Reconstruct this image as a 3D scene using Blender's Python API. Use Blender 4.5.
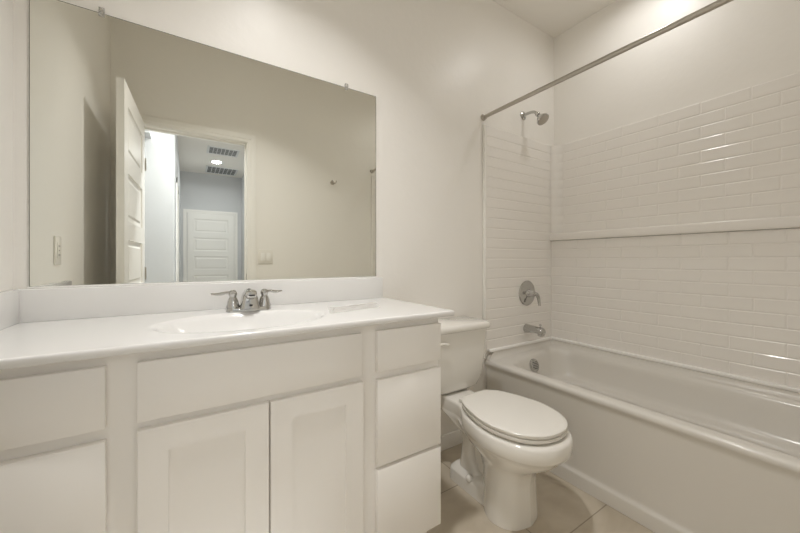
import bpy, bmesh, math, random
from math import radians as R, sin, cos, pi
from mathutils import Vector, Matrix
random.seed(4)
sc = bpy.context.scene
C = sc.collection
for o in list(bpy.data.objects): bpy.data.objects.remove(o)

# ------------------------------------------------------------------ camera
cam = bpy.data.cameras.new('camera'); camo = bpy.data.objects.new('camera', cam); C.objects.link(camo)
YAW = R(32.7)
camo.location = (0, -1.486, 1.10)
camo.rotation_euler = (pi/2, 0, -YAW)
cam.sensor_width = 36; cam.lens = 331.0/800*36
cam.shift_y = (260.4-266.5)/800
cam.clip_start = 0.02; cam.clip_end = 60
sc.camera = camo
# ------------------------------------------------------------------ world, exposure
w = bpy.data.worlds.new('world'); sc.world = w; w.use_nodes = True
w.node_tree.nodes['Background'].inputs[0].default_value = (0.8, 0.87, 1, 1)
w.node_tree.nodes['Background'].inputs[1].default_value = 0.3
sc.view_settings.view_transform = 'Standard'; sc.view_settings.look = 'None'
sc.view_settings.gamma = 1; sc.view_settings.use_curve_mapping = False
sc.view_settings.exposure = 0.28
if hasattr(sc, 'cycles'): sc.cycles.max_bounces = 16; sc.cycles.diffuse_bounces = 12; sc.cycles.glossy_bounces = 8
# ceiling downlights, the last an added fill for hall and vanity fronts: position, watts, colour, beam  (their fixtures are built further down with these values)
WARM = (1.0, 0.985, 0.965); COOL = (0.95, 0.975, 1.0)
LIGHTS = [((0.36, -0.72), 7.6, WARM, 108), ((2.0, -0.66), 1.9, WARM, 168), ((0.42, -4.97), 8, COOL, 165), ((0.45, -2.08), 31, COOL, 160)]
CEIL = 2.79

# ------------------------------------------------------------------ materials
def mat(name, col, rough=0.5, metal=0.0, bump=0.0, bscale=60, coat=0.0, var=0.0, vscale=4, detail=4, spec=0.5):
    m = bpy.data.materials.new(name); m.use_nodes = True
    nt = m.node_tree; b = nt.nodes['Principled BSDF']
    b.inputs['Base Color'].default_value = (*col, 1); b.inputs['Roughness'].default_value = rough
    b.inputs['Metallic'].default_value = metal; b.inputs['Coat Weight'].default_value = coat
    b.inputs['Coat Roughness'].default_value = 0.08
    b.inputs['Specular IOR Level'].default_value = spec
    tc = nt.nodes.new('ShaderNodeTexCoord')
    if bump:
        n = nt.nodes.new('ShaderNodeTexNoise'); n.inputs['Scale'].default_value = bscale; n.inputs['Detail'].default_value = detail
        bp = nt.nodes.new('ShaderNodeBump'); bp.inputs['Strength'].default_value = bump; bp.inputs['Distance'].default_value = 0.01
        nt.links.new(tc.outputs['Object'], n.inputs['Vector']); nt.links.new(n.outputs['Fac'], bp.inputs['Height'])
        nt.links.new(bp.outputs['Normal'], b.inputs['Normal'])
    if var:
        n2 = nt.nodes.new('ShaderNodeTexNoise'); n2.inputs['Scale'].default_value = vscale; n2.inputs['Detail'].default_value = 5
        mx = nt.nodes.new('ShaderNodeMix'); mx.data_type = 'RGBA'
        mx.inputs[6].default_value = (*[c*(1-var) for c in col], 1); mx.inputs[7].default_value = (*[min(1, c*(1+var)) for c in col], 1)
        nt.links.new(tc.outputs['Object'], n2.inputs['Vector']); nt.links.new(n2.outputs['Fac'], mx.inputs[0])
        nt.links.new(mx.outputs[2], b.inputs['Base Color'])
    return m
M_wall = mat('wall_paint', (.87, .85, .812),   .38, bump=.08, bscale=26, detail=2)
M_ceil = mat('ceiling_paint', (.85, .825, .78), .7, bump=.10, bscale=30)
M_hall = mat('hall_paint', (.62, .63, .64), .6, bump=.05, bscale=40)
M_trim = mat('trim_paint', (.88, .865, .83), .35)
M_caulk = mat('caulk', (.93, .92, .90), .4)
M_door = mat('door_paint', (.87, .855, .82), .38)
M_cab = mat('cabinet_paint', (.89, .87, .84), .36, bump=.02, bscale=14)
M_top = mat('cultured_marble', (.80, .795, .785), .13, coat=.3, var=.01)
M_acr = mat('surround_acrylic', (.87, .845, .81), .24, coat=.25, bump=.02, bscale=9)
M_tub = mat('tub_enamel', (.70, .675, .63), .28, coat=.2)
M_por = mat('porcelain', (.82, .80, .755), .09, coat=.6)
M_seat = mat('seat_plastic', (.80, .78, .735), .22)
M_chr = mat('chrome', (.54, .535, .52), .10, 1)
M_nick = mat('brushed_nickel', (.50, .47, .42), .28, 1)
M_dark = mat('slot_shade_and_emblem', (.03, .03, .03), .6)  # shade inside slots and aerator opening, painted near-black; also the emblem's colour
M_plas = mat('switch_plastic', (.80, .775, .72), .35)
M_mirror = mat('mirror_silver', (.87, .875, .825), .0, 1)
M_medge = mat('mirror_edge', (.12, .13, .10), .15)
M_clear = mat('clear_plastic', (.9, .89, .86), .12)
M_clear.node_tree.nodes['Principled BSDF'].inputs['Transmission Weight'].default_value = .75
M_paper = mat('paper', (.88, .87, .85), .5)
M_print = mat('paper_print', (.55, .53, .51), .6)
M_vent = mat('vent_paint', (.72, .73, .73), .5)
M_ventd = mat('vent_shadow', (.05, .05, .055), .8)
M_braid = mat('braided_hose', (.55, .54, .52), .35, .8, bump=.3, bscale=300)
def emis(name, col, s):
    m = bpy.data.materials.new(name); m.use_nodes = True
    b = m.node_tree.nodes['Principled BSDF']; b.inputs['Base Color'].default_value = (*col, 1)
    b.inputs['Emission Color'].default_value = (*col, 1); b.inputs['Emission Strength'].default_value = s
    return m
M_lensw = emis('warm_lens', WARM, 6); M_lensc = emis('cool_lens', COOL, 6)
def floor_mat():
    m = mat('floor_tile', (.5, .45, .37), .42, bump=.0)
    nt = m.node_tree; b = nt.nodes['Principled BSDF']
    tc = nt.nodes.new('ShaderNodeTexCoord')
    mp = nt.nodes.new('ShaderNodeMapping'); mp.inputs['Location'].default_value = (-1.167+.459*6, .275+.459*20, 0)
    br = nt.nodes.new('ShaderNodeTexBrick'); br.offset = 0; br.squash = 1
    br.inputs['Scale'].default_value = 1; br.inputs['Brick Width'].default_value = .459; br.inputs['Row Height'].default_value = .459
    br.inputs['Mortar Size'].default_value = .0025; br.inputs['Mortar Smooth'].default_value = .1
    br.inputs['Color1'].default_value = (1, 1, 1, 1); br.inputs['Color2'].default_value = (.93, .93, .93, 1); br.inputs['Mortar'].default_value = (.55, .53, .5, 1)
    n = nt.nodes.new('ShaderNodeTexNoise'); n.inputs['Scale'].default_value = 3.2; n.inputs['Detail'].default_value = 7; n.inputs['Distortion'].default_value = 1.6
    cr = nt.nodes.new('ShaderNodeValToRGB')
    cr.color_ramp.elements[0].position = .3; cr.color_ramp.elements[0].color = (.50, .435, .34, 1)
    cr.color_ramp.elements[1].position = .72; cr.color_ramp.elements[1].color = (.62, .555, .455, 1)
    mx = nt.nodes.new('ShaderNodeMix'); mx.data_type = 'RGBA'; mx.blend_type = 'MULTIPLY'; mx.inputs[0].default_value = 1
    L = nt.links.new
    L(tc.outputs['Object'], mp.inputs['Vector']); L(mp.outputs['Vector'], br.inputs['Vector']); L(tc.outputs['Object'], n.inputs['Vector'])
    L(n.outputs['Fac'], cr.inputs['Fac']); L(cr.outputs['Color'], mx.inputs[6]); L(br.outputs['Color'], mx.inputs[7]); L(mx.outputs[2], b.inputs['Base Color'])
    bp = nt.nodes.new('ShaderNodeBump'); bp.inputs['Strength'].default_value = .3; bp.inputs['Distance'].default_value = .002; bp.invert = True
    L(br.outputs['Fac'], bp.inputs['Height']); L(bp.outputs['Normal'], b.inputs['Normal'])
    return m
M_floor = floor_mat()

# ------------------------------------------------------------------ mesh helpers
def addbox(bm, x0, x1, y0, y1, z0, z1, bev=0.0, seg=2):
    r = bmesh.ops.create_cube(bm, size=1)
    vs = r['verts']
    for v in vs:
        v.co = Vector(((x0+x1)/2+v.co.x*(x1-x0), (y0+y1)/2+v.co.y*(y1-y0), (z0+z1)/2+v.co.z*(z1-z0)))
    if bev:
        es = {e for v in vs for e in v.link_edges}
        bmesh.ops.bevel(bm, geom=list(es), offset=bev, segments=seg, profile=.5, affect='EDGES')
def loft(bm, rings, cap0=True, cap1=True, closed=True):
    V = [[bm.verts.new(p) for p in r] for r in rings]
    n = len(rings[0])
    for a, b in zip(V, V[1:]):
        for i in range(n if closed else n-1):
            j = (i+1) % n
            bm.faces.new((a[i], a[j], b[j], b[i]))
    if cap0: bm.faces.new(V[0][::-1])
    if cap1: bm.faces.new(V[-1])
    return V
def frame_of(d):
    d = d.normalized(); a = Vector((0, 0, 1)) if abs(d.z) < .9 else Vector((1, 0, 0))
    u = d.cross(a).normalized(); return u, d.cross(u).normalized()
def lathe(bm, origin, axis, prof, n=28, caps=True):
    o = Vector(origin); d = Vector(axis).normalized(); u, v = frame_of(d)
    loft(bm, [[o+d*h+(u*cos(2*pi*k/n)+v*sin(2*pi*k/n))*max(r, 1e-5) for k in range(n)] for r, h in prof], caps, caps)
def tube(bm, pts, rad, n=14, sub=6):
    P = [Vector(p) for p in pts]; rs = rad if isinstance(rad, (list, tuple)) else [rad]*len(P)
    Q, S = [], []
    for i in range(len(P)-1):
        p0, p1, p2, p3 = P[max(i-1, 0)], P[i], P[i+1], P[min(i+2, len(P)-1)]
        for k in range(sub):
            t = k/sub
            Q.append(.5*((2*p1)+(p2-p0)*t+(2*p0-5*p1+4*p2-p3)*t*t+(3*p1-p0-3*p2+p3)*t**3)); S.append(rs[i]*(1-t)+rs[i+1]*t)
    Q.append(P[-1]); S.append(rs[-1])
    rings = []; u = None
    for i, q in enumerate(Q):
        d = (Q[min(i+1, len(Q)-1)]-Q[max(i-1, 0)]).normalized()
        if u is None: u, _ = frame_of(d)
        u = (u-d*u.dot(d)).normalized(); v = d.cross(u)
        rings.append([q+(u*cos(2*pi*k/n)+v*sin(2*pi*k/n))*S[i] for k in range(n)])
    loft(bm, rings)
def rrect(x0, x1, y0, y1, r, z, k=10):
    out = []
    for cx, cy, a0 in ((x1-r, y1-r, 0), (x0+r, y1-r, 90), (x0+r, y0+r, 180), (x1-r, y0+r, 270)):
        for i in range(k+1):
            a = R(a0+90*i/k); out.append(Vector((cx+r*cos(a), cy+r*sin(a), z)))
    return out
def cr_curve(ctrl, per):
    P = [Vector(p) for p in ctrl]; out = []
    for i in range(len(P)-1):
        p0, p1, p2, p3 = P[max(i-1, 0)], P[i], P[i+1], P[min(i+2, len(P)-1)]
        for k in range(per):
            t = k/per; out.append(.5*((2*p1)+(p2-p0)*t+(2*p0-5*p1+4*p2-p3)*t*t+(3*p1-p0-3*p2+p3)*t**3))
    out.append(P[-1]); return out
def obj(name, bm, m, parent=None, smooth=35, mats=None):
    bmesh.ops.recalc_face_normals(bm, faces=bm.faces)
    if parent is not None:
        mw = chain(parent)
        bm.transform(mw.inverted())
    me = bpy.data.meshes.new(name); bm.to_mesh(me); bm.free()
    for mm in (mats or [m]): me.materials.append(mm)
    me.shade_smooth(); me.set_sharp_from_angle(angle=R(smooth))
    o = bpy.data.objects.new(name, me); C.objects.link(o)
    if parent is not None: o.parent = parent
    return o
def chain(o):
    mw = Matrix.Translation(o.location) @ o.rotation_euler.to_matrix().to_4x4()
    return chain(o.parent) @ mw if o.parent else mw
def rebase(o, loc):
    loc = Vector(loc); o.data.transform(Matrix.Translation(-loc)); o.location = loc; return o
def tag(o, label, cat, group=None):
    o['label'] = label; o['category'] = cat
    if group: o['group'] = group
    return o
def thing(name, label, cat, loc=(0, 0, 0), group=None):
    o = bpy.data.objects.new(name, None); o.empty_display_size = .05; C.objects.link(o); o.location = loc
    return tag(o, label, cat, group)
def struct(name, bm, m, label=None, parent=None, smooth=35):
    o = obj(name, bm, m, parent, smooth)
    if parent is None:
        o['kind'] = 'structure'
        if label: o['label'] = label
    return o
def B(*boxes, bev=0.0, seg=2):
    bm = bmesh.new()
    for b in boxes: addbox(bm, *b, bev=bev, seg=seg)
    return bm

# ------------------------------------------------------------------ setting
XL, XR, YF, T = -.447, 2.346, -1.524, .116         # left wall, right wall, door wall, wall thickness
YH, XA, XB, YE = -2.6, -.116, .93, -6.014           # hall far wall, corridor sides, corridor end
DX0, DX1, DZ = -.293, .415, 2.074                    # bathroom doorway
struct('floor', B((XL-2, XR+.1, YE-.1, .1, -.08, 0)), M_floor, 'beige stone-look square floor tiles')
struct('ceiling', B((XL-2, XR+.1, YE-.1, .1, CEIL, CEIL+.08)), M_ceil, 'plain beige ceiling')
struct('wall_back', B((XL-.1, XR+.1, 0, .1, 0, CEIL)), M_wall, 'textured cream wall behind the mirror and toilet')
struct('wall_left', B((XL-.1, XL, YF, 0, 0, CEIL)), M_wall, 'cream wall at the left end of the vanity')
struct('wall_right', B((XR, XR+.1, YF-T, 0, 0, CEIL)), M_wall, 'cream wall along the bathtub')
struct('wall_front', B((XL-.1, DX0-.02, YF-T, YF, 0, CEIL), (DX1+.02, XR, YF-T, YF, 0, CEIL), (DX0-.02, DX1+.02, YF-T, YF, DZ+.02, CEIL)), M_wall, 'cream wall with the doorway, seen in the mirror')
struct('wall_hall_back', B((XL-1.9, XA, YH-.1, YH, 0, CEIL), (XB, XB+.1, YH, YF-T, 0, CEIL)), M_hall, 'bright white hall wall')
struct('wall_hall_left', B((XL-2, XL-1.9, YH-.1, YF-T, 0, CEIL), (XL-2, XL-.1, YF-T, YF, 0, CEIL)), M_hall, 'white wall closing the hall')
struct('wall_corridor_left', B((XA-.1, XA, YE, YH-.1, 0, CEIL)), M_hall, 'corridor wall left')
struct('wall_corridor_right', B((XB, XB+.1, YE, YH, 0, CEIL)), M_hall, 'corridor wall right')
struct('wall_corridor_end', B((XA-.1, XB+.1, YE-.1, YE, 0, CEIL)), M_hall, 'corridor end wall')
struct('beam', B((XL-1.9, -.30, YH, YH+.18, 2.30, CEIL)), M_hall, 'small soffit in the hall').name = 'trim_1'
# bathroom doorway: jamb lining with stop, casings both sides
bm = B((DX0-.02, DX0, YF-T, YF, 0, DZ+.02), (DX1, DX1+.02, YF-T, YF, 0, DZ+.02), (DX0, DX1, YF-T, YF, DZ, DZ+.02),
       (DX1-.012, DX1, YF-.075, YF-.04, 0, DZ), (DX0, DX0+.012, YF-.075, YF-.04, 0, DZ), (DX0+.012, DX1-.012, YF-.075, YF-.04, DZ-.012, DZ), bev=.001)
struct('trim_2', bm, M_trim, 'painted door lining of the bathroom doorway')
def casing(n, x0, x1, zt, y, s, wd=.062, m=None, label=''):
    """mitred door casing: a stepped profile swept up, across and down around the opening"""
    prof = [(0, .0005), (0, .009), (.004, .011), (.022, .011), (.026, .015), (wd-.004, .016), (wd, .013), (wd, .0005)]
    path = [lambda d: (x0-d, 0), lambda d: (x0-d, zt+d), lambda d: (x1+d, zt+d), lambda d: (x1+d, 0)]
    bm = bmesh.new()
    loft(bm, [[Vector((p(d)[0], y+s*h, p(d)[1])) for d, h in prof] for p in path])
    struct(n, bm, m or M_trim, label)
casing('trim_3', DX0-.005, DX1+.005, DZ+.005, YF, 1, label='painted casing around the bathroom doorway')
bm = B((DX1-.0015, DX1-.0002, YF-.036, YF-.004, .93, .99), bev=.0004)
sp_ = obj('strike_plate', bm, M_nick, bpy.data.objects['trim_2'])
# corridor door at the far end
FX0, FX1, FZ = -.005, .795, 2.01
casing('trim_4', FX0-.003, FX1+.003, FZ+.003, YE, 1, wd=.062, label='casing around the far corridor door')
casing_bm = B((XA, XA+.014, -3.42, -3.35, 0, 2.1), (XA, XA+.014, -4.25, -4.18, 0, 2.1), (XA, XA+.014, -4.25, -3.35, 2.04, 2.1), (XA, XA+.006, -4.18, -3.42, 0, 2.04), bev=.002)
struct('trim_5', casing_bm, M_trim, 'casing of a side door along the corridor')
def baseboard(n, *boxes, label=''):
    struct(n, B(*boxes, bev=.004), M_trim, label)
BH, BT = .085, .013
baseboard('baseboard_back', (.81, 1.58, -BT, 0, 0, BH), label='white baseboard behind the toilet')
baseboard('baseboard_front', (DX1+.075, 1.58, YF, YF+BT, 0, BH), label='white baseboard beside the doorway')
baseboard('baseboard_left', (XL, XL+BT, YF+.02, -.51, 0, BH), label='white baseboard of the left wall')
baseboard('baseboard_hall', (XL-1.8, XA, YH, YH+BT, 0, BH), (XA, XA+BT, YE+.02, -4.26, 0, BH), (XB-BT, XB, YE+.02, YF-T-.02, 0, BH), label='hall baseboard')

# panelled door leaf: slab x0..x1 (thickness), along second axis; five recessed panels on both faces
def door_leaf(name, w, h, th, n=5, m=M_door, parent=None, loc=(0, 0, 0), rz=0, label=None):
    """leaf in local coords: width along +X from the hinge, thickness along Y (centred), z up"""
    st, rail, top, bot, gap = .105, .105, .11, .19, .012
    bm = bmesh.new(); ph = (h-top-bot-rail*(n-1))/n
    z = bot; rects = []
    for i in range(n): rects.append((st, w-st, z, z+ph)); z += ph+rail
    xs = [0, st, w-st, w]; zs = sorted({0, h, *[r[2] for r in rects], *[r[3] for r in rects]})
    for s in (-1, 1):
        Y = s*th/2
        for i in range(3):
            for k in range(len(zs)-1):
                if i == 1 and any(abs(zs[k]-r[2]) < 1e-6 for r in rects):
                    a, b_, c, d = xs[1], xs[2], zs[k], zs[k+1]
                    rings = []
                    for ins, dep in ((0, 0), (.004, .007), (.016, .010), (.030, .010), (.040, .004)):
                        rings.append([Vector((p, Y-s*dep, q)) for p, q in ((a+ins, c+ins), (b_-ins, c+ins), (b_-ins, d-ins), (a+ins, d-ins))])
                    loft(bm, rings, cap0=False, cap1=True)
                else:
                    bm.faces.new([bm.verts.new((p, Y, q)) for p, q in ((xs[i], zs[k]), (xs[i+1], zs[k]), (xs[i+1], zs[k+1]), (xs[i], zs[k+1]))])
    bmesh.ops.remove_doubles(bm, verts=bm.verts, dist=1e-5)
    es = [e for e in bm.edges if e.is_boundary]
    bmesh.ops.bridge_loops(bm, edges=es)
    o = obj(name, bm, m, None, smooth=25)
    o.location = loc; o.rotation_euler = (0, 0, rz)
    o['kind'] = 'structure'
    if label: o['label'] = label
    return o
def knob(parent, w, th, z=.90):
    for s in (-1, 1):
        bm = bmesh.new()
        lathe(bm, (w-.065, s*th/2, z), (0, s, 0), [(.001, 0), (.031, 0), (.031, .006), (.026, .010), (.011, .012), (.010, .024), (.020, .030), (.027, .040), (.026, .050), (.015, .056), (.001, .057)])
        o = bpy.data.meshes.new('door_knob'); bmesh.ops.recalc_face_normals(bm, faces=bm.faces); bm.to_mesh(o); bm.free(); o.materials.append(M_nick); o.shade_smooth()
        ob = bpy.data.objects.new('door_knob', o); C.objects.link(ob); ob.parent = parent; ob['label'] = 'brushed nickel round door knob'
def hinges(parent, th, zs):
    for z in zs:
        bm = bmesh.new(); lathe(bm, (-.004, -th/2-.004, z-.045), (0, 0, 1), [(.0055, 0), (.0055, .09)], n=12)
        addbox(bm, -.0015, -.0003, -th/2, th/2, z-.044, z+.044)
        me = bpy.data.meshes.new('hinge'); bmesh.ops.recalc_face_normals(bm, faces=bm.faces); bm.to_mesh(me); bm.free(); me.materials.append(M_nick); me.shade_smooth(); me.set_sharp_from_angle(angle=R(35))
        ob = bpy.data.objects.new('hinge', me); C.objects.link(ob); ob.parent = parent; ob['label'] = 'metal hinge'
d1 = door_leaf('door_1', .70, 2.066, .035, label='open white panelled bathroom door, seen in the mirror', loc=(-.293+.0175, YF+.012, .008), rz=R(92.1))
knob(d1, .70, .035); hinges(d1, .035, (.25, 1.0, 1.78))
d2 = door_leaf('door_2', FX1-FX0-.006, FZ-.01, .035, label='closed white panelled door at the far end of the corridor', loc=(FX0+.003, YE+.0185, .008), rz=0)

# ------------------------------------------------------------------ mirror
mir = thing('vanity_mirror', 'large frameless rectangular wall mirror above the white vanity', 'mirror', (.198, 0, 1.015))
MX0, MX1, MZ0, MZ1 = -.412, .8055, 1.0185, 1.932
bm = B((MX0, MX1, -.006, -.001, MZ0, MZ1)); obj('mirror_backing', bm, M_medge, mir)['label'] = 'dark greenish mirror edge'
bm = bmesh.new(); loft(bm, [[Vector((x, -.0062, z)) for x, z in ((MX0+.0015, MZ0+.001), (MX1-.0015, MZ0+.001), (MX1-.0015, MZ1-.0015), (MX0+.0015, MZ1-.0015))],
                            [Vector((x, -.0066, z)) for x, z in ((MX0+.002, MZ0+.0015), (MX1-.002, MZ0+.0015), (MX1-.002, MZ1-.002), (MX0+.002, MZ1-.002))]])
obj('mirror_glass', bm, M_mirror, mir, smooth=10)
for x in (-.243, .644):
    bm = B((x-.008, x+.008, -.010, -.0068, MZ1-.011, MZ1+.004), (x-.008, x+.008, -.010, -.0005, MZ1+.002, MZ1+.018), bev=.0015)
    cl = obj('mirror_clip', bm, M_clear, mir); cl['label'] = 'clear plastic clip holding the mirror top'
    bm = bmesh.new(); lathe(bm, (x, -.010, MZ1+.011), (0, -1, 0), [(.004, 0), (.004, .0015), (.002, .0025)], n=14); obj('screw', bm, M_nick, cl)

bm = B((MX0-.003, MX1, -.012, -.0012, 1.0127, MZ0+.0002), bev=.001); obj('bottom_caulk', bm, M_caulk, mir)['label'] = 'pale strip under the mirror'
# ------------------------------------------------------------------ vanity cabinet
CX1, CYF, CZT, FY = .806, -.50, .8895, -.52
cab = thing('vanity_cabinet', 'white shaker vanity cabinet with doors and drawers below the sink', 'cabinet', (.18, -.25, 0))
cx0 = XL+.002
bm = B((CX1-.018, CX1, -.499, -.002, 0.095, CZT), (CX1-.018, CX1, -.43, -.002, 0, .0955), (cx0, cx0+.018, -.499, -.002, 0.095, CZT), (cx0, cx0+.018, -.43, -.002, 0, .0955), (cx0+.018, CX1-.018, -.48, -.002, .10, .115), (cx0+.018, CX1-.018, -.43, -.415, 0, .10), (cx0+.018, CX1-.018, -.012, -.002, .115, CZT), bev=.0008)
obj('carcass', bm, M_cab, cab)
fr = bmesh.new()
rails = [(cx0, CX1, .095, .125), (cx0, CX1, .845, CZT)]
for a in rails: addbox(fr, a[0], a[1], CYF, CYF+.019, a[2], a[3])
for a, b_ in ((cx0, -.42), (-.165, -.088), (.466, .545), (.775, CX1)): addbox(fr, a, b_, CYF, CYF+.019, .125, .845)
for a, b_ in ((-.42, -.165), (-.088, .466), (.545, .775)): addbox(fr, a, b_, CYF, CYF+.019, .69, .735)
for a, b_ in ((-.42, -.165), (.545, .775)): addbox(fr, a, b_, CYF, CYF+.019, .385, .425)
addbox(fr, .172, .212, CYF, CYF+.019, .125, .69)
obj('face_frame', fr, M_cab, cab)
def front(name, x0, x1, z0, z1, label=None):
    bm = B((x0, x1, FY, CYF-.0006, z0, z1), bev=.0022)
    o = obj(name, bm, M_cab, cab)
    if label: o['label'] = label
for x0, x1, side in ((-.430, -.153, 'left'), (.532, .8035, 'right')):
    for z0, z1, nm in ((.727, .8645, 'top'), (.411, .699, 'middle'), (.108, .399, 'bottom')):
        front('drawer', x0, x1, z0, z1, f'{nm} drawer front of the {side} stack')
front('false_front', -.098, .4745, .7255, .8645, 'wide blank panel in front of the sink')
def shaker(x0, x1, z0, z1, st=.06, dep=.007):
    bm = bmesh.new()
    outer = [(x0, z0), (x1, z0), (x1, z1), (x0, z1)]
    def ring(ins, y): return [Vector((px+(ins if px == x0 else -ins), y, pz+(ins if pz == z0 else -ins))) for px, pz in outer]
    loft(bm, [ring(0, CYF-.0006), ring(0, FY+.002), ring(.002, FY), ring(st, FY), ring(st+.0005, FY+dep)])
    return obj('door', bm, M_cab, cab, smooth=20)
shaker(-.098, .190, .108, .706)['label'] = 'left recessed-panel door'
shaker(.1945, .480, .108, .706)['label'] = 'right recessed-panel door'

# ------------------------------------------------------------------ vanity top with integral basin
TX0, TX1, TY, TZ, TB = XL+.001, .852, -.541, .910, .8905
top = thing('countertop', 'glossy white vanity countertop with integral oval sink and backsplash', 'countertop', (.18, -.27, TB))
BX, BY, BA, BB = .165, -.318, .245, .168
def toph(x, y):
    d = math.hypot((x-BX)/BA, (y-BY)/BB)
    if d >= 1.06: return 0
    if d >= .97:
        t = (1.06-d)/.09; return -.006*t*t
    q = d/.97
    return -.006-.125*(1-q**2)**.9
bm = bmesh.new(); nx, ny = 150, 70; G = []
for j in range(ny+1):
    row = []
    for i in range(nx+1):
        x = TX0+(TX1-TX0)*i/nx; y = TY+.004+(-.0015-TY-.004)*j/ny
        if i == nx: x -= .004
        row.append(bm.verts.new((x, y, TZ+toph(x, y))))
    G.append(row)
for j in range(ny):
    for i in range(nx): bm.faces.new((G[j][i], G[j][i+1], G[j+1][i+1], G[j+1][i]))
edge = G[0][:]+[G[j][nx] for j in range(1, ny+1)]
lo = []
prev = edge
for off, z in ((.0028, TZ-.0012), (.004, TZ-.004), (.004, TB+.003), (.002, TB)):
    cur = []
    for v in edge:
        x, y = v.co.x, v.co.y
        if v in G[0]: y = TY+.004-off
        if abs(x-(TX1-.004)) < 1e-6: x = TX1-.004+off
        cur.append(bm.verts.new((x, y, z)))
    for k in range(len(edge)-1): bm.faces.new((prev[k], cur[k], cur[k+1], prev[k+1]))
    prev = cur
inn = [bm.verts.new((min(v.co.x, TX1-.06), max(v.co.y, TY+.045), TB)) for v in prev]
for k in range(len(edge)-1): bm.faces.new((prev[k], inn[k], inn[k+1], prev[k+1]))
obj('counter_slab', bm, M_top, top, smooth=60)
BSX1 = .838
bm = B((TX0, BSX1, -.0205, -.0012, TZ-.001, 1.0125), bev=.004, seg=3); obj('backsplash', bm, M_top, top)
bm = B((TX0, TX0+.019, TY+.01, -.0206, TZ-.001, 1.0125), bev=.004, seg=3); obj('side_splash', bm, M_top, top)
dz = TZ+toph(BX, BY)
bm = bmesh.new(); lathe(bm, (BX, BY, dz), (0, 0, 1), [(.0225, 0), (.0225, .002), (.018, .003), (.016, .001), (.014, .004), (.001, .006)]); obj('drain', bm, M_chr, top)['label'] = 'chrome sink drain'

# ------------------------------------------------------------------ faucet
FXc, FYc = .197, -.115
fa = thing('sink_faucet', 'chrome two-handle faucet at the back of the sink', 'faucet', (FXc, FYc, TZ))
bm = bmesh.new()
loft(bm, [rrect(FXc-.078+i, FXc+.078-i, FYc-.026+i, FYc+.026-i, .0255-i, TZ+h) for i, h in ((0, .0005), (0, .010), (.002, .014), (.006, .016))])
obj('base_plate', bm, M_chr, fa)
bm = bmesh.new()
def spsec(y, z, w, h, tilt):   # rounded-rect section across the spout
    out = []
    for k in range(20):
        a = 2*pi*k/20; cx = abs(cos(a))**.6*math.copysign(1, cos(a)); sx = abs(sin(a))**.6*math.copysign(1, sin(a))
        out.append(Vector((FXc+w*cx, y-sin(tilt)*h*sx, z+cos(tilt)*h*sx)))
    return out
# body rises from the plate and bends forward
loft(bm, [rrect(FXc-a, FXc+a, FYc-b_, FYc+.022, .014, TZ+h) for a, b_, h in ((.034, .050, .012), (.030, .048, .030), (.026, .046, .050), (.022, .040, .064), (.014, .026, .077), (.008, .016, .081))])
loft(bm, [spsec(FYc-.005-d, TZ+z, ww, h, t) for d, z, ww, h, t in ((0, .064, .020, .015, .0), (.028, .067, .0205, .015, .05), (.052, .066, .0195, .014, .1), (.060, .065, .0175, .0125, .1), (.0635, .0645, .014, .010, .1))])
obj('spout', bm, M_chr, fa, smooth=50)
bm = B((FXc-.010, FXc+.010, FYc-.0695, FYc-.064, TZ+.0605, TZ+.0655), bev=.001); obj('aerator', bm, M_dark, fa)['label'] = 'dark aerator opening'
bm = bmesh.new(); loft(bm, [[Vector((FXc+px, FYc-.0488-k, TZ+.022+pz)) for px, pz in ((0, -.008), (.005, -.003), (.0055, .006), (-.0055, .006), (-.005, -.003))] for k in (-.003, .0002)])
obj('emblem', bm, M_dark, fa)['label'] = 'small dark shield-shaped mark on the spout base'
for s in (-1, 1):
    hx = FXc+s*.055
    bm = bmesh.new()
    lathe(bm, (hx, FYc, TZ+.014), (0, 0, 1), [(.0235, 0), (.023, .006), (.020, .014), (.0185, .024), (.015, .034), (.0115, .040), (.0125, .044), (.0145, .050), (.0135, .058), (.009, .064), (.001, .066)])
    hb = obj('handle_body', bm, M_chr, fa, smooth=60)
    bm = bmesh.new()
    e = (.066, .030) if s < 0 else (.066, .006)
    tube(bm, [(hx+s*.006, FYc, TZ+.068), (hx+s*.022, FYc+.004, TZ+.070), (hx+s*.038, FYc+.010, TZ+.066), (hx+s*.054, FYc+.014, TZ+.065), (hx+s*.070, FYc+.018, TZ+.067)], [.0065, .0050, .0062, .0048, .0030], n=12)
    obj('lever', bm, M_chr, hb, smooth=60)

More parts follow.
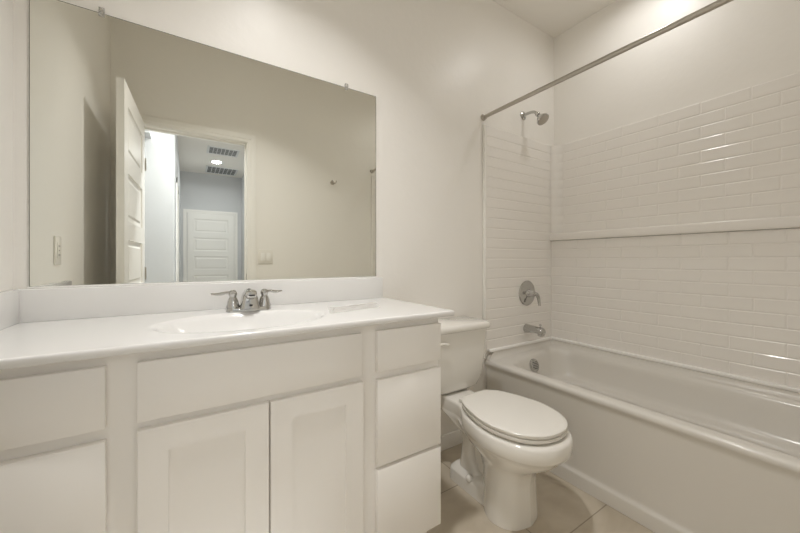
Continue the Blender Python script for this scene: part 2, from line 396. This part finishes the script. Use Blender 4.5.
# ------------------------------------------------------------------ paper slip on the counter
def paper():
    bm = bmesh.new(); n = 14; V = []
    o = Vector((.425, -.365, TZ+.0012)); u = Vector((.235, .055, 0)); v = Vector((.045, .135, 0))
    for j in range(n+1):
        r = []
        for i in range(n+1):
            a, b_ = i/n, j/n
            z = .003*max(0, a-.72)*4*(.4+.6*b_)*.5+.0015*max(0, .18-a)*5+.0005*(1+sin(a*19+b_*7))
            r.append(bm.verts.new(o+u*a+v*b_+Vector((0, 0, z))))
        V.append(r)
    for j in range(n):
        for i in range(n): bm.faces.new((V[j][i], V[j][i+1], V[j+1][i+1], V[j+1][i]))
    bmesh.ops.solidify(bm, geom=bm.faces[:], thickness=.0003)
    r = obj('paper_slip', bm, M_paper, None, smooth=60)
    tag(r, 'crinkled white paper slip lying on the countertop right of the sink', 'paper')
    rebase(r, (.54, -.30, TZ))
    for a, b_, c, d in ((.06, .30, .10, .72), (.24, .42, .30, .34), (.42, .50, .52, .42), (.40, .82, .60, .78), (.64, .84, .78, .90), (.80, .50, .97, .56)):
        bm = bmesh.new()
        p = o+u*a+v*b_; q = o+u*c+v*d; t = (q-p).normalized().cross(Vector((0, 0, 1)))*.0024
        zz = z2 = Vector((0, 0, .0014+(.0015 if a > .7 or a < .1 else 0)))
        loft(bm, [[p+t+zz, p-t+zz, q-t+z2, q+t+z2], [w_+Vector((0, 0, .0003)) for w_ in (p+t+zz, p-t+zz, q-t+z2, q+t+z2)]])
        obj('print', bm, M_print, r)['label'] = 'grey printed mark'
paper()

# ------------------------------------------------------------------ bathtub
TBX0, TBX1, TBY0, TBY1 = 1.594, 2.285, YF+.004, -.004
tub = thing('bathtub', 'built-in cream bathtub along the right wall', 'bathtub', (1.94, -.762, 0))
bm = bmesh.new()
def tr(z, x0, x1, y0, y1, r, rise=0):
    P_ = rrect(x0, x1, y0, y1, r, z, 12)
    for p in P_:
        p.z += rise*min(1, max(0, (p.x-1.66)/.55))
    return P_
RI = .022
rings = [tr(.001, 1.588, TBX1, TBY0, TBY1, .003), tr(.056, 1.588, TBX1, TBY0, TBY1, .003), tr(.063, 1.589, TBX1, TBY0, TBY1, .003), tr(.068, 1.593, TBX1, TBY0, TBY1, .003), tr(.073, 1.599, TBX1, TBY0, TBY1, .003), tr(.080, 1.601, TBX1, TBY0, TBY1, .003), tr(.09, 1.6015, TBX1, TBY0, TBY1, .003), tr(.405, 1.607, TBX1, TBY0, TBY1, .003), tr(.425, 1.604, TBX1, TBY0, TBY1, .003),
         tr(.436, 1.596, TBX1, TBY0, TBY1, .003), tr(.446, 1.592, TBX1, TBY0, TBY1, .003), tr(.456, 1.594, TBX1, TBY0, TBY1, .003, RI*.5), tr(.463, 1.600, TBX1, TBY0, TBY1, .003, RI), tr(.466, 1.612, TBX1-.001, TBY0, TBY1-.001, .003, RI),
         tr(.467, 1.640, 2.24, -1.46, -.095, .11, RI), tr(.4645, 1.655, 2.230, -1.450, -.102, .113, RI), tr(.459, 1.663, 2.219, -1.440, -.112, .116, RI*.9), tr(.449, 1.669, 2.210, -1.432, -.120, .118, RI*.7), tr(.432, 1.674, 2.203, -1.424, -.127, .12, RI*.3),
         tr(.40, 1.680, 2.194, -1.40, -.136, .12), tr(.345, 1.692, 2.172, -1.36, -.154, .12), tr(.328, 1.697, 2.164, -1.35, -.160, .12), tr(.319, 1.704, 2.154, -1.34, -.168, .12), tr(.314, 1.716, 2.140, -1.325, -.182, .12), tr(.311, 1.730, 2.122, -1.31, -.198, .12), tr(.305, 1.739, 2.111, -1.30, -.207, .12), tr(.292, 1.743, 2.106, -1.295, -.211, .12),
         tr(.16, 1.752, 2.095, -1.20, -.235, .12), tr(.125, 1.775, 2.065, -1.16, -.26, .11), tr(.115, 1.81, 2.03, -1.1, -.30, .1), tr(.108, 1.9, 1.95, -.6, -.36, .02)]
loft(bm, rings, cap0=False)
obj('basin', bm, M_tub, tub, smooth=50)
bm = bmesh.new()     # coved flange where the deck meets the walls
nodes = [lambda d: (1.602, -.003-d), lambda d: (2.2825-d, -.003-d), lambda d: (2.2825-d, YF+.003+d), lambda d: (1.602, YF+.003+d)]
fprof = [(.0, .5155), (.025, .5155), (.0255, .506), (.0275, .494), (.032, .483), (.037, .475), (.046, .4668), (0, .4660)]
FR = []
nodes = [lambda d: (1.604, -.003-d)]+nodes+[lambda d: (1.604, YF+.003+d)]
nodes[1] = lambda d: (1.650, -.003-d)
nodes[-2] = lambda d: (1.650, YF+.003+d)
for p in nodes:
    row = []
    for d, z in fprof:
        x, y = p(d); row.append(Vector((x, y, z+RI*min(1, max(0, (x-1.66)/.55))*(.5155-z)/.0487)))
    if len(FR) in (0, 5): row = [Vector((p_.x, p_.y, .4662+(p_.z-.466)*.06)) for p_ in row]
    FR.append(row)
loft(bm, FR)
obj('tiling_flange', bm, M_tub, tub, smooth=40)
bm = bmesh.new()
ax = Vector((0, -1, .33)).normalized(); oc = Vector((1.91, -.134, .412))
lathe(bm, oc, ax, [(.042, -.008), (.042, .006), (.039, .011), (.030, .013), (.001, .0135)])
ov = obj('overflow_plate', bm, M_chr, tub); ov['label'] = 'round chrome overflow plate with slots'
bm = bmesh.new(); u_, v_ = Vector((1, 0, 0)), Vector((0, .33, 1)).normalized()
for k in range(-2, 3):
    L_ = math.sqrt(max(.029**2-(k*.010)**2, 0)); c = oc+ax*.0136+v_*k*.010
    loft(bm, [[c+u_*a+v_*b_+ax*h for a, b_ in ((-L_, -.0018), (L_, -.0018), (L_, .0018), (-L_, .0018))] for h in (-.002, .0004)])
obj('slots', bm, M_dark, ov)
bm = bmesh.new(); lathe(bm, (1.93, -.40, .1085), (0, 0, 1), [(.034, 0), (.034, .002), (.028, .004), (.001, .003)]); obj('drain', bm, M_chr, tub)['label'] = 'chrome tub drain'

# ------------------------------------------------------------------ tub surround (tile-pattern panels)
SZ0, SH0, SH1, SZ1 = .528, 1.245, 1.299, 1.956
XU, XLO = 2.335, 2.287
sur = thing('tub_surround', 'white subway-tile-pattern wall panels with a ledge around the bathtub', 'tub surround', (1.95, -.76, SZ0))
def tiles(bm, org, ua, va, na, rows, pitch, L, width, phase, jg=.004, h=.0017):
    """chamfered tiles on a plane: rows up va from org, length along ua, joint phase for even/odd rows"""
    g = .0018
    for r_ in range(rows):
        z0, z1 = r_*pitch+g, (r_+1)*pitch-g
        p = phase[r_ % 2] % L-L
        while p < width:
            a, b_ = max(p+jg/2, 0), min(p+L-jg/2, width); p += L
            if b_-a < .01: continue
            i = .0030
            lo = [org+ua*x+va*z for x, z in ((a, z0), (b_, z0), (b_, z1), (a, z1))]
            hi = [org+ua*x+va*z+na*h for x, z in ((a+i, z0+i), (b_-i, z0+i), (b_-i, z1-i), (a+i, z1-i))]
            loft(bm, [lo, hi], cap0=False)
X, Y, Z = Vector((1, 0, 0)), Vector((0, 1, 0)), Vector((0, 0, 1))
PT = .0655; PL = (SH0-SZ0)/11; PU = (SZ1-SH1)/10
LU = .192
for yb, s, name, lb in ((0, -1, 'end_panel', 'tile-pattern panel on the faucet wall'), (YF, 1, 'end_panel', 'tile-pattern panel at the foot end')):
    ya, yc = sorted((yb+s*.001, yb+s*.016))
    bm = B((1.584, XU, ya, yc, SZ0-.004, SZ1))
    tiles(bm, Vector((1.592, yb+s*.016, SZ0)), X, Z, Y*s, 22, (SZ1-SZ0)/22, 3, XU-.06-1.592, (0, 0), jg=.002, h=.0019)
    obj(name, bm, M_acr, sur, smooth=20)['label'] = lb
    bm = bmesh.new()
    ya, yc = sorted((yb+s*.0015, yb+s*.024))
    addbox(bm, 1.575, 1.5845, ya, yc, SZ0-.05, SZ1+.006, bev=.004, seg=3); obj('edge_trim', bm, M_trim, sur)['label'] = 'bright vertical edge trim'
# upper back panel, y from -.085 (cove end) to foot
yl = -.018; RC = .062
bm = B((XU, XR-.001, YF+.002, -.002, SH0, SZ1))
o0 = Vector((XU, -RC-.018, SH1)); W_ = abs(YF)-RC*2-.036
# joint measured at y=-.857 on the top row (row 9), -.95 on the next
tiles(bm, o0, -Y, Z, -X, 10, PU, LU, W_, ((.953-.08), (.857-.08)))
obj('back_panel_upper', bm, M_acr, sur, smooth=20)
# lower thicker panel
bm = B((XLO, XR-.001, YF+.002, -.002, SZ0-.004, SH0-.004))
tiles(bm, Vector((XLO, -.022, SZ0)), -Y, Z, -X, 11, PL, LU, abs(YF)-.044, ((.786-.022), (.8725-.022)), jg=.003)
obj('back_panel_lower', bm, M_acr, sur, smooth=20)
for yb, s in ((0, -1), (YF, 1)):
    bm = bmesh.new(); rings = []
    c = Vector((XU-RC, yb+s*(.018+RC), 0))
    def arc(r, z): return [c+Vector((cos(a)*r, -s*sin(a)*r, z)) for a in [R(90*k/12) for k in range(13)]]
    for k in range(10):
        z0 = SH1+k*PU
        rings += [arc(RC, z0), arc(RC, z0+.0018), arc(RC-.0008, z0+.0048), arc(RC-.0008, z0+PU-.0048), arc(RC, z0+PU-.0018)]
    rings.append(arc(RC, SZ1))
    loft(bm, rings, False, False, closed=False)
    # top cover closing the cove back to the walls
    P_ = arc(RC, SZ1); P2 = arc(RC, SH1)
    cor = Vector((XR-.002, yb+s*.002, SZ1))
    vs = [bm.verts.new(p) for p in P_]+[bm.verts.new((XU, yb+s*.002, SZ1))]
    bm.faces.new(vs)
    obj('corner_cove', bm, M_acr, sur, smooth=30)
bm = B((2.260, XR-.002, YF+.003, -.003, SH0, SH1), bev=.011, seg=4); obj('ledge', bm, M_acr, sur)['label'] = 'long molded shelf ledge'
bm = bmesh.new()
addbox(bm, 2.264, 2.2865, YF+.02, -.02, SZ0-.012, SZ0+.006, bev=.005, seg=3)
addbox(bm, 1.612, 2.27, -.034, -.0165, SZ0-.012, SZ0+.006, bev=.005, seg=3)
addbox(bm, 1.600, 2.27, YF+.0165, YF+.034, SZ0-.012, SZ0+.006, bev=.005, seg=3)
obj('bottom_bead', bm, M_caulk, sur)['label'] = 'white bead along the bottom of the panels'

# ------------------------------------------------------------------ shower fittings
sh = thing('shower_fitting', 'chrome shower head on a bent arm above the tile panel', 'shower head', (1.978, 0, 2.112))
bm = bmesh.new(); lathe(bm, (1.978, -.001, 2.112), (0, -1, 0), [(.030, 0), (.029, .004), (.022, .009), (.014, .012), (.011, .014)]); obj('flange', bm, M_chr, sh)
bm = bmesh.new(); tube(bm, [(1.978, -.006, 2.112), (1.978, -.04, 2.115), (1.978, -.085, 2.108), (1.978, -.115, 2.082)], .0095); obj('arm', bm, M_chr, sh)
bm = bmesh.new(); ax = Vector((.02, -.62, -.78)).normalized(); p = Vector((1.978, -.110, 2.088))
lathe(bm, p, ax, [(.010, -.004), (.015, .002), (.016, .012), (.012, .020), (.017, .030), (.033, .052), (.041, .066), (.0415, .074), (.038, .077), (.036, .0765)]); hd = obj('shower_head', bm, M_chr, sh)
bm = bmesh.new(); lathe(bm, p, ax, [(.036, .0755), (.036, .079), (.020, .081), (.001, .0812)]); obj('spray_face', bm, M_nick, hd)['label'] = 'darker spray face'

va = thing('shower_valve', 'round chrome shower valve plate with single lever on the tile panel', 'shower valve', (1.995, -.018, .872))
ys = -.0188
bm = bmesh.new(); lathe(bm, (1.995, ys, .872), (0, -1, 0), [(.087, 0), (.087, .003), (.083, .007), (.060, .010), (.032, .012), (.028, .014)], n=48); obj('escutcheon', bm, M_chr, va)
bm = bmesh.new(); lathe(bm, (1.995, ys-.010, .872), (0, -1, 0), [(.030, 0), (.027, .012), (.022, .024), (.020, .040), (.019, .048), (.012, .054), (.001, .055)]); obj('hub', bm, M_chr, va)
bm = bmesh.new(); tube(bm, [(1.998, ys-.050, .874), (2.014, ys-.064, .866), (2.026, ys-.070, .842), (2.030, ys-.072, .812), (2.031, ys-.074, .788)], [.014, .0135, .011, .0095, .0075]); obj('lever', bm, M_chr, va)

sp = thing('tub_spout', 'chrome tub spout with diverter knob below the shower valve', 'tub spout', (1.985, -.018, .628))
bm = bmesh.new()
def ss(y, z, r, sq): return [Vector((1.985+r*cos(a), y, z+sq*r*sin(a))) for a in [2*pi*k/24 for k in range(24)]]
loft(bm, [ss(ys, .628, .030, 1), ss(ys-.012, .628, .030, 1), ss(ys-.030, .629, .028, .95), ss(ys-.085, .630, .026, .92), ss(ys-.118, .628, .026, .98), ss(ys-.132, .624, .024, 1.05), ss(ys-.139, .622, .018, 1.0), ss(ys-.141, .621, .008, 1.0)])
addbox(bm, 1.967, 2.003, ys-.135, ys-.100, .592, .622, bev=.006)
obj('spout_body', bm, M_chr, sp, smooth=50)
bm = bmesh.new(); lathe(bm, (1.985, ys-.112, .650), (0, 0, 1), [(.004, 0), (.004, .010), (.008, .012), (.008, .020), (.005, .022)], n=16); obj('diverter_knob', bm, M_chr, sp)

rod = thing('shower_curtain_rod', 'straight brushed nickel shower curtain rod above the tub edge', 'curtain rod', (1.581, -.762, 2.008))
bm = bmesh.new(); lathe(bm, (1.581, -.003, 2.008), (0, -1, 0), [(.0118, 0), (.0118, 1.518)], n=24); obj('rod', bm, M_nick, rod)
for yb, s in ((0, -1), (YF, 1)):
    bm = bmesh.new(); lathe(bm, (1.581, yb+s*.0005, 2.008), (0, s, 0), [(.021, 0), (.021, .005), (.018, .012), (.017, .020), (.0128, .022)]); obj('rod_flange', bm, M_nick, rod)

# ------------------------------------------------------------------ toilet
tx = 1.194
to = thing('toilet', 'white two-piece elongated toilet with closed lid between vanity and bathtub', 'toilet', (tx, -.45, 0))
def outline(z, yr, wr, ym, w, yw, yt, sharp=.80):
    half = [(0, yr), (wr*.75, yr), (wr, yr-.035), (wr, ym), (wr+(w-wr)*.62, ym-(ym-yw)*.42), (w, yw), (w*.93, yw-(yw-yt)*.45), (w*.66, yw-(yw-yt)*.80), (w*.30, yt+.007), (0, yt)]
    c = cr_curve([(a, b_, 0) for a, b_ in half], 6)
    left = [Vector((tx-p.x, p.y, z)) for p in c]; right = [Vector((tx+p.x, p.y, z)) for p in c[1:-1]][::-1]
    return left+right
bm = bmesh.new()
loft(bm, [outline(.001, -.41, .066, -.43, .118, -.515, -.628), outline(.02, -.41, .066, -.43, .118, -.515, -.628), outline(.16, -.41, .064, -.43, .110, -.515, -.622), outline(.220, -.39, .066, -.42, .112, -.515, -.632),
          outline(.255, -.32, .074, -.38, .132, -.52, -.672), outline(.285, -.235, .082, -.32, .152, -.525, -.720), outline(.315, -.17, .088, -.29, .168, -.525, -.750), outline(.334, -.13, .092, -.28, .176, -.53, -.763),
          outline(.340, -.10, .090, -.29, .182, -.53, -.770), outline(.349, -.085, .091, -.29, .187, -.53, -.775), outline(.392, -.065, .092, -.285, .187, -.53, -.775), outline(.402, -.07, .089, -.287, .181, -.53, -.769), outline(.404, -.08, .082, -.29, .165, -.53, -.752)])
# rear trapway and foot
def sec(z, hx, y0, y1, r=.03): return [Vector((tx+p.x, p.y, z)) for p in rrect(-hx, hx, y0, y1, min(r, hx*.9), z, 6)]
loft(bm, [sec(.001, .080, -.47, -.192, .04), sec(.052, .079, -.47, -.194, .04), sec(.060, .076, -.47, -.197, .04), sec(.074, .052, -.46, -.210), sec(.080, .042, -.45, -.220)])
loft(bm, [sec(.06, .050, -.40, -.238), sec(.10, .047, -.35, -.240), sec(.15, .045, -.325, -.246), sec(.20, .045, -.325, -.252), sec(.255, .052, -.36, -.242), sec(.31, .070, -.38, -.20), sec(.36, .084, -.36, -.14)])
loft(bm, [sec(.04, .016, -.47, -.26, .015), sec(.32, .016, -.47, -.26, .015)])
obj('bowl', bm, M_por, to, smooth=60)
for s in (-1, 1):
    bm = bmesh.new(); lathe(bm, (tx+s*.070, -.345, .067), (s*.6, 0, .80), [(.017, -.010), (.017, .003), (.0145, .012), (.009, .017), (.001, .0185)], n=20); obj('bolt_cap', bm, M_por, to)
def seatline(z, w, yt, ins=0, yb=-.304):
    half = [(0, yb-ins), (.06-ins*.5, yb-ins), (.088-ins, yb-.010-ins), (.136-ins, -.378), (w-ins, -.525), (w*.93-ins, -.632), (w*.71-ins*.8, -.702+ins*.5), (w*.37, yt+.0115+ins), (0, yt+ins)]
    c = cr_curve([(a, b_, 0) for a, b_ in half], 7)
    return [Vector((tx-p.x, p.y, z)) for p in c]+[Vector((tx+p.x, p.y, z)) for p in c[1:-1]][::-1]
bm = bmesh.new(); loft(bm, [seatline(.408, .176, -.753, .034), seatline(.4133, .176, -.753, .032), seatline(.414, .176, -.753, .001), seatline(.416, .176, -.754), seatline(.426, .176, -.754), seatline(.4275, .174, -.751, .003)]); obj('seat', bm, M_seat, to, smooth=45)
bm = bmesh.new(); loft(bm, [seatline(.4278, .176, -.753, .022), seatline(.4312, .176, -.753, .020), seatline(.4318, .176, -.753, .001), seatline(.4335, .176, -.755), seatline(.443, .176, -.755), seatline(.4475, .175, -.752, .005), seatline(.4492, .175, -.752, .016)]); obj('lid', bm, M_seat, to, smooth=40)
for s in (-1, 1):
    bm = B((tx+s*.058-.016, tx+s*.058+.016, -.299, -.272, .404, .424), bev=.006, seg=3); obj('seat_hinge', bm, M_seat, to)
bm = bmesh.new()
def tank(z, hw, y0, y1, r): return [Vector((tx+p.x, p.y, z)) for p in rrect(-hw, hw, y0, y1, r, z, 8)]
loft(bm, [tank(.406, 0.095, -.165, -.05, .03), tank(.411, 0.128, -.180, -.036, .04), tank(.428, 0.160, -.196, -.028, .045), tank(.47, 0.179, -.205, -.024, .04), tank(.55, 0.186, -.213, -.022, .035), tank(.725, 0.195, -.222, -.02, .03), tank(.733, 0.195, -.222, -.02, .03)])
tk = obj('tank', bm, M_por, to, smooth=50)
bm = bmesh.new()
loft(bm, [tank(.7335, 0.197, -.226, -.018, .03), tank(.735, 0.206, -.236, -.016, .032), tank(.739, 0.209, -.239, -.015, .034), tank(.756, 0.209, -.239, -.015, .034), tank(.765, 0.205, -.235, -.018, .032), tank(.770, 0.195, -.225, -.026, .03)])
obj('tank_lid', bm, M_por, to, smooth=50)
bm = bmesh.new(); lx = tx-.165; lathe(bm, (lx, -.219, .688), (0, -1, 0), [(.014, 0), (.014, .006), (.009, .010), (.008, .018), (.001, .019)], n=18)
tube(bm, [(lx-.006, -.236, .688), (lx+.02, -.240, .690), (lx+.045, -.240, .685), (lx+.058, -.239, .682)], [.007, .006, .0065, .005], n=10)
obj('flush_lever', bm, M_por, tk)
wv = thing('water_supply_valve', 'small chrome water valve and braided hose behind the toilet', 'water valve', (1.02, 0, .19))
bm = bmesh.new(); lathe(bm, (1.02, -.001, .19), (0, -1, 0), [(.028, 0), (.027, .004), (.010, .006), (.010, .035), (.013, .037), (.013, .060), (.006, .062)])
lathe(bm, (1.02, -.049, .19), (0, 0, 1), [(.008, 0), (.008, .030)], n=16); obj('valve', bm, M_chr, wv)
bm = bmesh.new(); tube(bm, [(1.02, -.049, .215), (1.018, -.052, .27), (1.03, -.075, .33), (1.058, -.09, .37), (1.072, -.092, .4065)], .0055, n=10); obj('hose', bm, M_braid, wv)

# ------------------------------------------------------------------ outlet, switch, hook (seen in the mirror)
ol = thing('wall_outlet', 'white wall outlet plate on the left wall above the counter, seen in mirror', 'outlet', (XL, -.41, 1.14))
bm = B((XL+.0005, XL+.006, -.447, -.373, 1.082, 1.198), bev=.002); obj('plate', bm, M_plas, ol)
bm = B((XL+.0062, XL+.008, -.427, -.393, 1.107, 1.173), bev=.0007); rc = obj('receptacle', bm, M_plas, ol)
bm = bmesh.new()
for z in (1.122, 1.158):
    for dy in (-.006, .006): addbox(bm, XL+.0081, XL+.0085, -.41+dy-.0012, -.41+dy+.0012, z-.004, z+.004)
addbox(bm, XL+.0081, XL+.0085, -.414, -.406, 1.138, 1.142)
obj('slots', bm, M_dark, rc)
sw = thing('light_switch', 'white two-rocker light switch plate beside the doorway, seen in mirror', 'light switch', (.56, YF, 1.13))
bm = B((.502, .618, YF+.0005, YF+.006, 1.072, 1.188), bev=.002); obj('plate', bm, M_plas, sw)
for x in (.537, .583):
    bm = B((x-.0165, x+.0165, YF+.0062, YF+.009, 1.097, 1.163), bev=.001); obj('rocker', bm, M_trim, sw)
    
hk = thing('robe_hook', 'small nickel robe hook on the wall facing the mirror', 'hook', (1.161, YF, 1.839))
bm = bmesh.new(); lathe(bm, (1.161, YF+.0005, 1.839), (0, 1, 0), [(.021, 0), (.020, .005), (.010, .008), (.009, .016)]); obj('rosette', bm, M_nick, hk)
for s in (-1, 1):
    bm = bmesh.new(); tube(bm, [(1.161, YF+.014, 1.838), (1.161+s*.012, YF+.030, 1.828), (1.161+s*.018, YF+.042, 1.834), (1.161+s*.020, YF+.046, 1.852)], [.006, .0055, .005, .006], n=10); obj('prong', bm, M_nick, hk)

# ------------------------------------------------------------------ hall grilles
def grille(x0, x1, y0, y1, label):
    g = thing('ceiling_vent', label, 'vent', ((x0+x1)/2, (y0+y1)/2, CEIL), 'ceiling vents in the hall')
    bm = B((x0+.01, x1-.01, y0+.01, y1-.01, CEIL-.004, CEIL-.001)); obj('opening', bm, M_ventd, g)
    bm = bmesh.new(); f = .03
    for b_ in ((x0, x1, y0, y0+f), (x0, x1, y1-f, y1), (x0, x0+f, y0+f, y1-f), (x1-f, x1, y0+f, y1-f)): addbox(bm, *b_, CEIL-.010, CEIL-.0008)
    obj('frame', bm, M_vent, g)
    bm = bmesh.new()
    n = 7
    for k in range(1, n): x = x0+f+(x1-x0-2*f)*k/n; addbox(bm, x-.0045, x+.0045, y0+f, y1-f, CEIL-.0060, CEIL-.0042)
    n = 9
    for k in range(1, n): y = y0+f+(y1-y0-2*f)*k/n; addbox(bm, x0+f, x1-f, y-.0045, y+.0045, CEIL-.0058, CEIL-.0043)
    obj('slats', bm, M_vent, g)
grille(.25, .68, -4.52, -4.14, 'square ceiling vent in the hall nearer the bathroom, in front of the hall light')
grille(.28, .80, -5.85, -5.33, 'square ceiling vent in the hall farther off, by the end door')

# ------------------------------------------------------------------ downlights and the added hall fill
dl = ['recessed ceiling downlight over the sink', 'recessed ceiling downlight over the bathtub', 'glowing downlight between the two hall ceiling vents', 'added fill light on the hall ceiling just outside the doorway']
for i, ((x, y), watts, col, beam) in enumerate(LIGHTS):
    t = thing('ceiling_downlight', dl[i], 'downlight', (x, y, CEIL), 'recessed ceiling downlights')
    bm = bmesh.new(); lathe(bm, (x, y, CEIL-.0005), (0, 0, -1), [(.095, 0), (.093, .005), (.075, .008), (.070, .004)], n=40); obj('trim_ring', bm, M_trim, t)
    bm = bmesh.new(); lathe(bm, (x, y, CEIL-.001), (0, 0, -1), [(.069, .002), (.066, .010), (.05, .013), (.001, .014)], n=32); obj('lens', bm, M_lensw if col == WARM else M_lensc, t)
    l = bpy.data.lights.new('lamp', 'AREA'); l.shape = 'DISK'; l.size = .13; l.energy = watts; l.spread = R(beam); l.color = col
    lo = bpy.data.objects.new('lamp', l); C.objects.link(lo); lo.parent = t; lo.location = (0, 0, -.018)
